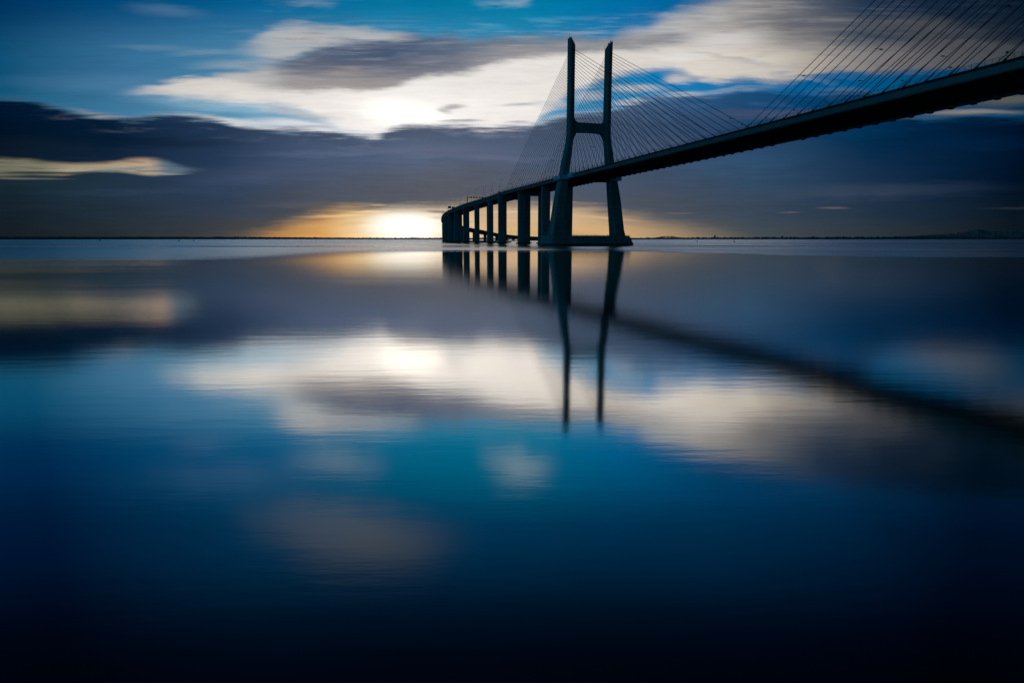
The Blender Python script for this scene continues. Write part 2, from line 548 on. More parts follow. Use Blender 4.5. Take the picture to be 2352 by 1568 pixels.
def at(d):
    """point of the near edge and the unit tangent at distance d from the end of the cable-stayed part"""
    d = max(0, min(d, arc[-1] - 0.01))
    lo, hi = 0, len(arc) - 1
    while hi - lo > 1:
        m = (lo + hi) // 2
        if arc[m] <= d: lo = m
        else: hi = m
    u = (d - arc[lo]) / (arc[hi] - arc[lo])
    p = tuple(fine[lo][i] + (fine[hi][i] - fine[lo][i]) * u for i in range(3))
    a = fine[max(lo - 1, 0)]
    b = fine[min(hi + 1, len(fine) - 1)]
    L = hypot(b[0] - a[0], b[1] - a[1])
    return p, ((b[0] - a[0]) / L, (b[1] - a[1]) / L)
def V(d, t, z):
    """along the viaduct d, across t, height z measured from the parapet top"""
    p, g = at(d)
    return (p[0] + g[1] * t, p[1] - g[0] * t, p[2] + z)
def V0(d, t, z):
    p, g = at(d)
    return (p[0] + g[1] * t, p[1] - g[0] * t, z)
def sweep(profile, d0, d1, step=12):
    mb = MB()
    n = max(2, int((d1 - d0) / step))
    mb.quad_solid([[V(d0 + (d1 - d0) * i / n, t, z) for t, z in profile] for i in range(n + 1)])
    return mb
def viaduct(d0, d1, label, rails=True, step=12):
    root = thing('viaduct_deck', V(d0, 17, -5), label, 'bridge deck', 'viaduct decks of the bridge')
    for c0, c1, g0, g1 in ((0, 14.2, 1.0, 10.2), (14.8, 29.0, 18.2, 27.6)):
        sweep([(g0 + 1.0, -5.2), (g1 - 1.0, -5.2), (g1, -1.75), (c1 - 0.02, -1.25), (c1 - 0.02, -1.0), (c0 + 0.02, -1.0), (c0 + 0.02, -1.3), (g0, -1.8)], d0, d1, step).build('box_girder', M['deck'], root)
        sweep([(c0 + 0.8, -0.996), (c1 - 0.8, -0.996), (c1 - 0.8, -0.9), (c0 + 0.8, -0.9)], d0, d1, step).build('roadway', M['asphalt'], root)
    for t in (0, 28.9):
        sweep([(t - 0.15, -1.6), (t + 0.3, -1.6), (t + 0.2, 0.0), (t - 0.1, 0.0)], d0, d1, step).build('parapet', M['deck'], root)
    if rails:
        for t in (0.02, 28.9):
            mb = MB()
            d = d0
            while d < d1:
                mb.box(-0.05, 0.05, -0.05, 0.05, 0, 1.0, lambda s, tt, z, d=d, t=t: tuple(V(d, t, z)[i] + (s, tt, 0)[i] for i in range(3)))
                d += 3
            n = int((d1 - d0) / 12)
            mb.tube([V(d0 + (d1 - d0) * i / n, t, 1.0) for i in range(n + 1)], 0.06, 4)
            mb.build('railing', M['steel'], root)
    return root
dA = 700
viaduct(0.5, dA, 'high curved viaduct deck bending away left of the pylon')
viaduct(dA + 0.3, 1500, 'low viaduct deck seen between the piers, heading off to the right', False, 20)
viaduct(1500.3, arc[-1] - 5, 'distant low bridge along the horizon with a hump right of the caisson', False, 60)

# ------------------------------------------------------------------ piers
def pier_col(mb, fr, s0, s1, t0, t1, z0, z1, c=0.35):
    def ring(z): return [fr(s0 + c, t0, z), fr(s1 - c, t0, z), fr(s1, t0 + c, z), fr(s1, t1 - c, z), fr(s1 - c, t1, z), fr(s0 + c, t1, z), fr(s0, t1 - c, z), fr(s0, t0 + c, z)]
    mb.quad_solid([ring(z0), ring(z1)])
for s0, cols, zt_, lab in ((-70, ((3.0, 10.9), (25.1, 33.0)), 52.85, 'twin-column pier just behind the pylon\'s left leg'),
                         (-142, ((3.0, 10.8), (25.2, 33.0)), 52.85, 'twin-column pier midway between pylon and the end of the cables'),
                         (-204.6, ((-0.6, 6.3), (29.7, 36.6)), 52.85, 'tall end pier rising past the deck edge where the cables stop')):
    root = thing('bridge_pier', W(s0, 18, 0), lab, 'bridge pier', 'piers under the bridge')
    for i, (t0, t1) in enumerate(cols):
        mb = MB()
        pier_col(mb, W, s0 - 2.1, s0 + 2.1, t0, t1, -3, zt_)
        c = mb.build('column', M['concrete'], root)
        mb = MB()
        pier_col(mb, W, s0 - 3.4, s0 + 3.4, t0 - 1.2, t1 + 1.2, -3, 1.4)
        mb.build('footing', M['concrete'], c)
        if s0 < -200:
            mb = MB()
            if i == 0: pier_col(mb, W, s0 - 1.6, s0 + 1.6, t0 + 0.01, 0.55, 52.86, 57.3, 0.2)
            else: pier_col(mb, W, s0 - 1.6, s0 + 1.6, 35.45, t1 - 0.01, 52.86, 57.3, 0.2)
            mb.build('horn', M['concrete'], c)
    mb = MB()
    mb.box(s0 - 1.7, s0 + 1.7, cols[0][1] - 0.2, cols[1][0] + 0.2, 48.6, 52.3)
    mb.build('cap_beam', M['concrete'], root)

def place_pier(d, lab, L=3.6, wid=6.4, foot=True):
    p, g = at(d)
    base = V0(d, 17, 0)
    ang = atan2(g[1], g[0])
    root = thing('viaduct_pier', base, lab, 'bridge pier', 'piers under the bridge')
    for t0 in (0.9, 17.9):
        mb = MB()
        fr = lambda s, t, z: (V0(d, t, z)[0] + g[0] * s, V0(d, t, z)[1] + g[1] * s, z)
        pier_col(mb, fr, -L / 2, L / 2, t0, t0 + wid, -3, p[2] - 5.25)
        mb.build('column', M['concrete'], root)
    if foot:
        mb = MB()
        pier_col(mb, fr, -L / 2 - 1.2, L / 2 + 1.2, -0.2, 25.4, -3, 1.1)
        mb.build('footing', M['concrete'], root)
    return root
def arc_of(x, Y):
    X = from_px(x, Y)
    i = min(range(len(fine)), key=lambda j: hypot(fine[j][0] - X, fine[j][1] - Y))
    return arc[i]
spots = [arc_of(x, Y) for x, Y, z in PATH[:7]]
while spots[-1] < 680: spots.append(spots[-1] + 58)
n = 0
for d in spots:
    n += 1
    place_pier(d, '%s viaduct pier left of the tall end pier, counting away from it' % ordinal(n))
d += 60
n = 0
while d < 1480:
    n += 1
    place_pier(d, '%s short pier of the low viaduct seen between the tall columns' % ordinal(n), 3.2, 6.4)
    d += 72
while d < arc[-1] - 40:
    place_pier(d, 'tiny pier in the long row under the distant low bridge', 4.5, 6.8, False)['group'] = 'piers of the distant bridge'
    d += 90

# low service jetty joining the pile caps
root = thing('service_jetty', V0(40, 24, 0), 'long low dark jetty lying on the water along the viaduct piers', 'jetty')
mb = MB()
prof = [(20.5, 0.75), (24.5, 0.75), (24.5, 2.0), (20.5, 2.0)]
nn = 40
mb.quad_solid([[V0(44 + 386 * i / nn, t, z) for t, z in prof] for i in range(nn + 1)])
mb.build('jetty_deck', M['weathered'], root)
mb = MB()
for i in range(60):
    p = V0(46 + 382 * i / 59.0, 22.5, 0)
    mb.tube([(p[0], p[1], -3), (p[0], p[1], 0.748)], 0.4, 6)
mb.build('piles', M['weathered'], root)

# ------------------------------------------------------------------ street lamps on the viaduct
lamp0 = thing('street_lamp', (0, 0, 0), 'lamp', 'street lamp')
MB().tube([(0, 0, 0), (0, 0.5, 6), (0, 1.9, 15.4)], [0.17, 0.13, 0.09], 6).build('pole', M['steel'], lamp0)
mb = MB()
mb.tube([(0, 1.9, 15.4), (0, 2.6, 15.7), (0, 3.4, 15.8)], [0.08, 0.07, 0.06], 5)
mb.build('arm', M['steel'], lamp0)
mb = MB()
mb.quad_solid([[(-0.15, 3.2, 15.70), (0.15, 3.2, 15.70), (0.15, 3.2, 15.95), (-0.15, 3.2, 15.95)], [(-0.28, 4.0, 15.66), (0.28, 4.0, 15.66), (0.2, 4.0, 16.00), (-0.2, 4.0, 16.00)],
               [(-0.15, 4.8, 15.70), (0.15, 4.8, 15.70), (0.1, 4.8, 15.85), (-0.1, 4.8, 15.85)]])
mb.build('lamp_head', M['lamp'], lamp0)
first = True
d = 4.0
i = 0
while d < 3300:
    p, g = at(d)
    for t, row in ((0.35, 'front'), (28.6, 'rear')):
        loc = V(d, t, -1.0)
        inward = atan2(-g[0], g[1]) if row == 'front' else atan2(g[0], -g[1])
        rz = inward - pi / 2
        if d < 640:
            lab = '%s lamp post in the viaduct\'s %s row, counted from the last cable' % (ordinal(i + 1), row)
            grp = 'lamp posts along the viaduct'
        elif d < 1480:
            lab = '%s lamp post in the %s row of the low viaduct behind the piers' % (ordinal(i - 14), row)
            grp = 'lamp posts along the viaduct'
        else:
            lab = 'hair-thin lamp post on the distant low bridge near the horizon'
            grp = 'lamp posts on the distant bridge'
        if first:
            lamp0.location = loc
            lamp0.rotation_euler = (0, 0, rz)
            lamp0['label'] = lab
            lamp0['group'] = grp
            first = False
        else:
            copy_thing(lamp0, loc, rz, lab, grp)
    d += 44.0
    i += 1

# ------------------------------------------------------------------ sign gantries
def gantry(d, label, signals):
    root = thing('sign_gantry', V(d, 0, -1), label, 'gantry')
    p, g = at(d)
    fr = lambda s, t, z: (V(d, t, z)[0] + g[0] * s, V(d, t, z)[1] + g[1] * s, V(d, t, z)[2])
    for t in ((-0.5, 29.5) if signals else (3.0, 14.5)):
        mb = MB()
        mb.box(-0.5, 0.5, t - 0.45, t + 0.45, -1.6, 8.2 if signals else 6.4, fr)
        mb.build('post', M['paint'], root)
    mb = MB()
    z0 = 6.3
    for zz in (z0, z0 + 1.0):
        for s in (-0.4, 0.4):
            a_, b_ = (0.0, 29.0) if signals else (3.5, 14.0)
            mb.tube([fr(s, a_, zz), fr(s, b_, zz)], 0.12, 4)
    x = 0.2 if signals else 3.7
    while x < b_ - 1:
        mb.tube([fr(0.4, x, z0), fr(0.4, x + 1, z0 + 1.0)], 0.08, 4)
        x += 1.0
    mb.build('truss', M['steel'], root)
    if signals:
        for t in (5.0, 9.0, 12.6, 17.4, 21.2, 25.0):
            mb = MB()
            mb.box(0.6, 1.1, t - 1.1, t + 1.1, 6.2, 8.0, fr)
            mb.build('signal_box', M['signal'], root)
    else:
        for t, w, h in ((5.6, 2.7, 3.9), (11.6, 2.3, 3.1)):
            mb = MB()
            mb.box(-1.0, -0.7, t - w, t + w, 5.2, 5.2 + h, fr)
            mb.build('sign_panel', M['signback'], root)
gantry(171, 'steel gantry with a row of dark signal boxes across the viaduct', True)
gantry(352, 'gantry with two blue-grey sign panels on the far bend of the viaduct', False)

# ------------------------------------------------------------------ birds resting on the caisson
bird0 = thing('gull', (0, 0, 0), 'small gull perched in the row on top of the caisson', 'bird', 'gulls resting on the caisson')
mb = MB()
mb.quad_solid([[(x, r * cos(2 * pi * j / 7), z + r * sin(2 * pi * j / 7)) for j in range(7)] for x, r, z in
               ((-0.32, 0.01, 0.14), (-0.22, 0.05, 0.16), (-0.08, 0.10, 0.19), (0.06, 0.11, 0.21), (0.15, 0.07, 0.27), (0.18, 0.05, 0.33), (0.21, 0.055, 0.38), (0.26, 0.035, 0.38), (0.34, 0.008, 0.36))])
mb.build('body', M['bird'], bird0, True)
for y in (0.04, -0.04):
    MB().tube([(0.0, y, 0), (0.0, y, 0.14)], 0.012, 4).build('leg', M['bird'], bird0)
rb = random.Random(3)
for i in range(46):
    t = rb.uniform(-3, 54) if i else 5
    if 38 < t < 52: t = rb.uniform(0, 37)
    loc = W(rb.uniform(7.2, 8.9), t, 7.8)
    if i == 0:
        bird0.location = loc
        bird0.rotation_euler = (0, 0, 1.0)
    else:
        copy_thing(bird0, loc, rb.uniform(0, 6.28), scale=rb.uniform(1.0, 1.7))

# ------------------------------------------------------------------ buoys
def buoy(px, Y, h, mat, lab):
    x = from_px(px, Y)
    root = thing('channel_buoy', (x, Y, 0), lab, 'buoy', 'channel buoys')
    k = h / 6.0
    mb = MB()
    mb.quad_solid([[(x + r * k * cos(2 * pi * j / 10), Y + r * k * sin(2 * pi * j / 10), z * k) for j in range(10)] for r, z in ((0.9, -0.8), (1.5, 0), (1.6, 0.9), (1.2, 1.3), (0.5, 1.5))])
    mb.build('float', mat, root)
    mb = MB()
    for j in range(4):
        a = pi / 4 + j * pi / 2
        mb.tube([(x + 0.75 * k * cos(a), Y + 0.75 * k * sin(a), 1.4 * k), (x + 0.3 * k * cos(a), Y + 0.3 * k * sin(a), 4.4 * k)], 0.1 * k, 4)
    mb.box(-0.4 * k, 0.4 * k, -0.4 * k, 0.4 * k, 4.3 * k, 4.6 * k, lambda s, t, z: (x + s, Y + t, z))
    mb.build('lattice', mat, root)
    mb = MB()
    mb.quad_solid([[(x + r * k * cos(2 * pi * j / 8), Y + r * k * sin(2 * pi * j / 8), z * k) for j in range(8)] for r, z in ((0.35, 4.6), (0.55, 5.0), (0.35, 5.6), (0.08, 6.3))])
    mb.build('topmark', mat, root)
buoy(228.5, 1650, 8.0, M['buoy'], 'dark lattice channel buoy alone far left on the water')
buoy(410, 1380, 6.4, M['buoy'], 'small dark buoy left of its close twin, left of the sun glow')
buoy(443.5, 1400, 5.6, M['buoyg'], 'small dark buoy right of its close twin, left of the sun glow')
buoy(1602, 1050, 4.0, M['buoy'], 'small round dark buoy just right of the distant hump bridge')
buoy(1687, 1000, 4.6, M['buoyg'], 'small pointed dark buoy on the water right of the caisson, farther right than its twin')

# ------------------------------------------------------------------ far shore and hills
rs = random.Random(11)
def hsh(i, k=1.0):
    v = sin(i * 12.9898 * k + 4.1) * 43758.5453
    return v - math.floor(v)
def vnoise(x, k=1.0):
    i = math.floor(x)
    f = x - i
    f = f * f * (3 - 2 * f)
    return hsh(i, k) * (1 - f) + hsh(i + 1, k) * f
def ridge(name, a0, a1, n, dist, depth, hfun, mat):
    """a strip of land with a front bank, a wooded crest and a back slope"""
    mb = MB()
    rows = ((0, 0.0), (0.02, 0.45), (0.08, 0.8), (0.25, 1.0), (0.6, 0.9), (1.0, 0.0))
    for i in range(n + 1):
        a = R(a0 + (a1 - a0) * i / n)
        h = hfun(degrees(a))
        for q, k in rows:
            dd = dist(degrees(a)) + depth * q
            z = h * k + (0 if k in (0.0,) else (vnoise(degrees(a) * 60 + q * 999, 1.3) - 0.5) * min(h * 0.22, 5)) - (2.0 if k == 0 else 0)
            mb.v.append((dd * sin(a), dd * cos(a), z))
    m = len(rows)
    for i in range(n):
        for j in range(m - 1):
            mb.f.append((i * m + j, (i + 1) * m + j, (i + 1) * m + j + 1, i * m + j + 1))
    o = mb.build(name, mat)
    return tag(o, kind='structure')
def shore_h(a):
    # taller wooded bank on the left, thinner in the middle, uneven on the right
    base = 25 if a < -22 else (25 - (a + 22) * 0.9 if a < -12 else (16 if a < 12 else 18 + min(a - 12, 20) * 0.4))
    k = vnoise(a * 9) * 0.5 + vnoise(a * 31, 2.0) * 0.3 + vnoise(a * 90, 3.0) * 0.2
    amp = 0.3 if a < -14 else 0.9
    return base * (1 - amp * 0.5 + amp * k)
ridge('far_shore', -75, 75, 3000, lambda a: 6800 + 250 * sin(a * 0.21), 1500, shore_h, M['land'])
def hill_h(a):
    x = 1176 + F * tan(R(a)) * 0.987
    h = 0
    for c, w, k in ((2150, 95, 62), (2216, 26, 62), (2200, 60, 40), (2300, 75, 72), (2400, 140, 95), (2080, 70, 22), (2600, 200, 130)):
        h += k * math.exp(-((x - c) / w) ** 2)
    return h * (0.93 + 0.14 * vnoise(a * 14)) + 4
ridge('hills', 24, 80, 700, lambda a: 13500, 5000, hill_h, M['hill'])
# a few tall buildings and masts breaking the right-hand shoreline
for px, h, w, lab in ((1642, 40, 12, 'slim tower block rising above the far shoreline, nearest to the hump bridge'),
                      (1797, 32, 14, 'tower block above the far shoreline midway to the hills'),
                      (1868, 26, 22, 'squat block above the far shoreline, nearest to the hills')):
    Y = 7000.0
    x = from_px(px, Y)
    root = thing('tower_block', (x, Y, 0), lab, 'building', 'buildings on the far shore')
    q = lambda s, t, z: (x + s, Y + t, z)
    MB().box(-w / 2, w / 2, -12, 12, 5, h, q).build('wall', M['wall'], root)
    MB().box(-w / 4, w / 4, -6, 6, h + 0.01, h + 7, q).build('roof_plant', M['wall'], root)

# ------------------------------------------------------------------ water
mb = MB()
RAD = 60000.0
ring_r = [0, 20, 60, 160, 400, 1000, 3000, 9000, 25000, RAD]
N = 96
mb.v.append((0, 0, 0))
for r in ring_r[1:]:
    for j in range(N):
        mb.v.append((r * cos(2 * pi * j / N), r * sin(2 * pi * j / N), 0))
for j in range(N):
    mb.f.append((0, 1 + j, 1 + (j + 1) % N))
for i in range(len(ring_r) - 2):
    for j in range(N):
        a_, b_ = 1 + i * N + j, 1 + i * N + (j + 1) % N
        mb.f.append((a_, a_ + N, b_ + N, b_))
water = bpy.data.materials.new('estuary_water')
def water_mat():
    nt = nodes(water)
    L = nt.links.new
    out = add(nt, 'ShaderNodeOutputMaterial')
    geo = add(nt, 'ShaderNodeNewGeometry')
    sep = add(nt, 'ShaderNodeSeparateXYZ')
    L(geo.outputs['Position'], sep.inputs[0])
    def math_(op, a, b=None, c=None, clamp=False):
        n = add(nt, 'ShaderNodeMath', operation=op)
        n.use_clamp = clamp
        for i, v in enumerate((a, b, c)):
            if v is None: continue
            if isinstance(v, (int, float)): n.inputs[i].default_value = v
            else: L(v, n.inputs[i])
        return n.outputs[0]
    def smooth(v, a, b, c=0.0, d=1.0):
        n = add(nt, 'ShaderNodeMapRange', interpolation_type='SMOOTHSTEP')
        L(v, n.inputs[0])
        for i, q in enumerate((a, b, c, d)):
            if isinstance(q, (int, float)): n.inputs[i + 1].default_value = q
            else: L(q, n.inputs[i + 1])
        return n.outputs[0]
    def noise(scale, detail=4, rough=0.5, sx=1.0, sy=1.0, off=0.0):
        mp = add(nt, 'ShaderNodeMapping')
        mp.inputs['Scale'].default_value = (sx, sy, 1)
        mp.inputs['Location'].default_value = (off, off * 0.7, 0)
        L(geo.outputs['Position'], mp.inputs['Vector'])
        n = add(nt, 'ShaderNodeTexNoise')
        n.inputs['Scale'].default_value = scale
        n.inputs['Detail'].default_value = detail
        n.inputs['Roughness'].default_value = rough
        L(mp.outputs[0], n.inputs['Vector'])
        return n.outputs[0]
    X, Y = sep.outputs[0], sep.outputs[1]
    # where the breeze ruffles the far water: its near limit wanders
    n1 = noise(0.012, 5, 0.6, 0.25, 1.0)
    lim = math_('MULTIPLY', math_('SUBTRACT', n1, 0.5), 70.0)
    leftw = smooth(math_('MULTIPLY_ADD', Y, 0.35, X), -60.0, 60.0)
    lim0 = math_('MULTIPLY_ADD', leftw, 190.0, 90.0)
    rightw = smooth(X, 40.0, 110.0)
    lim1 = math_('MULTIPLY_ADD', rightw, -105.0, lim0)
    edge = noise(0.22, 5, 0.7, 0.10, 1.0, 55)
    lim = math_('ADD', lim, math_('MULTIPLY', math_('SUBTRACT', edge, 0.5), math_('MULTIPLY_ADD', leftw, -60.0, 110.0)))
    far = math_('SUBTRACT', math_('ADD', Y, lim), lim1)
    soft = math_('MULTIPLY_ADD', smooth(math_('MULTIPLY_ADD', Y, 0.25, X), 0.0, 70.0), -62.0, 75.0)
    ruff = smooth(far, math_('MULTIPLY', soft, -1.0), soft)
    # calm slicks drawn out across the ruffled water, and one thin ruffled line nearer than its edge
    n2 = noise(1.0, 4, 0.6, 0.0006, 0.006, 40)
    n3 = noise(1.0, 4, 0.6, 0.002, 0.03, 70)
    sl = smooth(n2, 0.52, 0.62)
    sl2 = smooth(n3, 0.60, 0.66)
    ruff = math_('MULTIPLY', ruff, math_('SUBTRACT', 1.0, math_('MULTIPLY', math_('MAXIMUM', sl, sl2), 0.6)))
    ln = math_('SUBTRACT', 1.0, smooth(math_('ABSOLUTE', math_('SUBTRACT', math_('ADD', Y, math_('MULTIPLY', lim, 0.1)), 262.0)), 1.5, 5.0))
    ruff = math_('MAXIMUM', ruff, math_('MULTIPLY', ln, 0.8))
    calm = noise(0.09, 5, 0.6, 0.3, 1.0, 90)
    r0 = math_('MULTIPLY_ADD', calm, 0.06, 0.058)
    r0 = math_('MULTIPLY_ADD', smooth(X, 1.0, 16.0), 0.012, r0)
    r0 = math_('MULTIPLY_ADD', smooth(Y, 13.0, 6.0), 0.05, r0)
    sides = math_('ADD', smooth(X, -60.0, -260.0), smooth(X, 120.0, 300.0), None, True)
    amp = math_('MULTIPLY_ADD', sides, 0.11, 0.19)
    rough = math_('ADD', math_('MULTIPLY', ruff, amp), r0)
    # fresnel-like reflectivity, steeper than bare water (long exposure averages the wave faces)
    lw = add(nt, 'ShaderNodeLayerWeight')
    lw.inputs['Blend'].default_value = 0.5
    fc = add(nt, 'ShaderNodeFloatCurve')
    L(lw.outputs['Facing'], fc.inputs['Value'])
    cv = fc.mapping.curves[0]
    pts = [(0, 0.02), (0.38, 0.05), (0.45, 0.14), (0.52, 0.32), (0.6, 0.52), (0.66, 0.66), (0.74, 0.88), (0.8, 0.98), (0.9, 1.0), (1, 1.0)]
    cv.points[0].location = pts[0]
    cv.points[1].location = pts[-1]
    for p in pts[1:-1]:
        cv.points.new(*p)
    fc.mapping.update()
    gl = add(nt, 'ShaderNodeBsdfAnisotropic', distribution='BECKMANN')
    gl.inputs['Color'].default_value = (1.0, 0.965, 0.91, 1)
    L(rough, gl.inputs['Roughness'])
    df = add(nt, 'ShaderNodeBsdfDiffuse')
    df.inputs['Color'].default_value = (0.001, 0.003, 0.006, 1)
    mx = add(nt, 'ShaderNodeMixShader')
    L(fc.outputs[0], mx.inputs[0])
    L(df.outputs[0], mx.inputs[1])
    L(gl.outputs[0], mx.inputs[2])
    # fine wavelets
    b1 = noise(1.3, 4, 0.6, 0.22, 1.0, 11)
    b2 = noise(0.16, 3, 0.5, 0.4, 1.0, 23)
    hgt = math_('ADD', math_('MULTIPLY', b1, 0.0034), math_('MULTIPLY', b2, 0.006))
    bp = add(nt, 'ShaderNodeBump')
    bp.inputs['Strength'].default_value = 1.0
    bp.inputs['Distance'].default_value = 1.0
    L(hgt, bp.inputs['Height'])
    L(bp.outputs[0], gl.inputs['Normal'])
    L(mx.outputs[0], out.inputs[0])
water_mat()
tag(mb.build('water', water), kind='structure')

# ------------------------------------------------------------------ sky
world = bpy.data.worlds.new('World')
S.world = world
world.use_nodes = True
nt = world.node_tree
nt.nodes.clear()
L = nt.links.new
def math_(op, a, b=None, c=None, clamp=False):
    n = add(nt, 'ShaderNodeMath', operation=op)
    n.use_clamp = clamp
    for i, v in enumerate((a, b, c)):
        if v is None: continue
        if isinstance(v, (int, float)): n.inputs[i].default_value = v
        else: L(v, n.inputs[i])
    return n.outputs[0]
def smooth(v, a, b, c=0.0, d=1.0):
    n = add(nt, 'ShaderNodeMapRange', interpolation_type='SMOOTHSTEP')
    L(v, n.inputs[0])
    for i, q in enumerate((a, b, c, d)):
        if isinstance(q, (int, float)): n.inputs[i + 1].default_value = q
        else: L(q, n.inputs[i + 1])
    return n.outputs[0]
tc = add(nt, 'ShaderNodeTexCoord')
sp = add(nt, 'ShaderNodeSeparateXYZ')
L(tc.outputs['Generated'], sp.inputs[0])
az = math_('MULTIPLY', math_('ARCTAN2', sp.outputs[0], sp.outputs[1]), 180 / pi)
# elevation measured against the south-north axis, so that flat cloud sheets keep level edges
el = math_('MULTIPLY', math_('ARCTAN2', sp.outputs[2], math_('MAXIMUM', sp.outputs[1], 0.2)), 180 / pi)
cmb = add(nt, 'ShaderNodeCombineXYZ')
L(az, cmb.inputs[0])
L(el, cmb.inputs[1])
def streak(sx, sy, rot=0.0, detail=5, rough=0.55, off=0.0):
    mp = add(nt, 'ShaderNodeMapping')
    mp.inputs['Scale'].default_value = (sx, sy, 1)
    mp.inputs['Rotation'].default_value = (0, 0, R(rot))
    mp.inputs['Location'].default_value = (off, off, off)
    L(cmb.outputs[0], mp.inputs['Vector'])
    n = add(nt, 'ShaderNodeTexNoise')
    n.inputs['Scale'].default_value = 1.0
    n.inputs['Detail'].default_value = detail
    n.inputs['Roughness'].default_value = rough
    L(mp.outputs[0], n.inputs['Vector'])
    return math_('SUBTRACT', n.outputs[0], 0.5)
N_BIG = streak(0.10, 0.45, 2, 4, 0.5, 3)
N_MID = streak(0.28, 1.5, 3, 5, 0.55, 17)
N_FINE = streak(0.45, 3.4, 5, 4, 0.5, 31)
N_FIB = streak(0.22, 3.2, 5, 6, 0.62, 53)
WOB = math_('ADD', math_('MULTIPLY', N_MID, 1.0), math_('MULTIPLY', N_FINE, 0.6))
# (everything below hangs on WOB, so that the nodes are evaluated in the order they are written)
az = math_('MULTIPLY_ADD', WOB, 1e-5, az)
el = math_('MULTIPLY_ADD', WOB, 1e-5, el)
N_BIG = math_('MULTIPLY_ADD', WOB, 1e-5, N_BIG)
N_FIB = math_('MULTIPLY_ADD', WOB, 1e-5, N_FIB)
AZN = math_('MULTIPLY_ADD', az, 1 / 90.0, 0.5, True)      # azimuth -45..45 mapped to 0..1
ELW = math_('ADD', el, WOB)
ELS = math_('ADD', el, math_('MULTIPLY', WOB, 0.45))

def ramp(stops):
    """colours across the azimuth; stops are (x, (r, g, b)) with sRGB colours"""
    r = add(nt, 'ShaderNodeValToRGB')
    L(AZN, r.inputs[0])
    r.color_ramp.interpolation = 'EASE' if False else 'LINEAR'
    e = r.color_ramp.elements
    for i, (x, c) in enumerate(stops):
        a_ = azel(x, 300)[0] / 90 + 0.5
        a_ = min(max(a_, 0), 1)
        if i < 2:
            q = e[i]
            q.position = a_
        else:
            q = e.new(a_)
        q.color = rgb(*c)
    return r.outputs[0]
def mix(f, a, b):
    m = add(nt, 'ShaderNodeMix', data_type='RGBA')
    if isinstance(f, (int, float)): m.inputs[0].default_value = f
    else: L(f, m.inputs[0])
    for i, v in ((6, a), (7, b)):
        if isinstance(v, tuple): m.inputs[i].default_value = v
        else: L(v, m.inputs[i])
    return m.outputs[2]
def mixm(a, b):
    m = add(nt, 'ShaderNodeMix', data_type='RGBA', blend_type='MULTIPLY')
    m.inputs[0].default_value = 1.0
    L(a, m.inputs[6])
    m.inputs[7].default_value = b
    return m.outputs[2]
def rows(lst, e=None):
    """rows of colour across the azimuth, blended by elevation; lst = [(elevation, stops)] rising"""
    e = e or ELS
    cur = ramp(lst[0][1])
    for i in range(1, len(lst)):
        cur = mix(smooth(e, lst[i - 1][0], lst[i][0]), cur, ramp(lst[i][1]))
    return cur
def curve(pts):
    """elevation of a cloud contour against azimuth, from points of the contour"""
    n = add(nt, 'ShaderNodeFloatCurve')
    L(AZN, n.inputs['Value'])
    c = n.mapping.curves[0]
    pp = []
    for x, y in pts:
        a_, e_ = azel(x, y)
        pp.append((min(max(a_ / 90 + 0.5, 0), 1), (e_ + 10) / 60))
    pp.sort()
    if pp[0][0] > 0.001: pp.insert(0, (0.0, pp[0][1]))
    if pp[-1][0] < 0.999: pp.append((1.0, pp[-1][1]))
    c.points[0].location = pp[0]
    c.points[1].location = pp[-1]
    for p in pp[1:-1]:
        c.points.new(*p)
    n.mapping.use_clip = True
    n.mapping.update()
    return math_('MULTIPLY_ADD', n.outputs[0], 60.0, -10.0)
def band(top, bot, st=0.4, sb=0.4, e=None, x0=None, x1=None, sx=2.0):
    """1 between two contours; st, sb = softness in degrees at the top and the bottom edge"""
    e = e or ELW
    m = smooth(math_('SUBTRACT', curve(top), e), -st, st)
    if bot:
        m = math_('MULTIPLY', m, smooth(math_('SUBTRACT', e, curve(bot)), -sb, sb))
    if x0 is not None: m = math_('MULTIPLY', m, smooth(az, azel(x0, 300)[0] - sx, azel(x0, 300)[0] + sx))
    if x1 is not None: m = math_('MULTIPLY', m, smooth(az, azel(x1, 300)[0] + sx, azel(x1, 300)[0] - sx))
    return m
def blob(x, y, rx, ry, rot=0.0, soft=1.0, warp=1.0):
    """soft elongated patch; radii given in the same units as x and y"""
    a_, e_ = azel(x, y)
    ra, re, c, n = rx / F * 57.3, ry / F * 57.3, cos(R(rot)), sin(R(rot))
    e = math_('MULTIPLY_ADD', WOB, warp, el)
    u = math_('MULTIPLY_ADD', az, c / ra, -(a_ * c + e_ * n) / ra)
    u = math_('MULTIPLY_ADD', e, n / ra, u)
    v = math_('MULTIPLY_ADD', az, -n / re, (a_ * n - e_ * c) / re)
    v = math_('MULTIPLY_ADD', e, c / re, v)
    d = math_('SQRT', math_('MULTIPLY_ADD', u, u, math_('MULTIPLY', v, v)))
    return smooth(d, 1.0, 1.0 - soft)
def over(col, f, c, k=1.0):
    if k != 1.0: f = math_('MULTIPLY', f, k)
    return mix(f, col, rgb(*c) if isinstance(c, tuple) and len(c) == 3 else c)

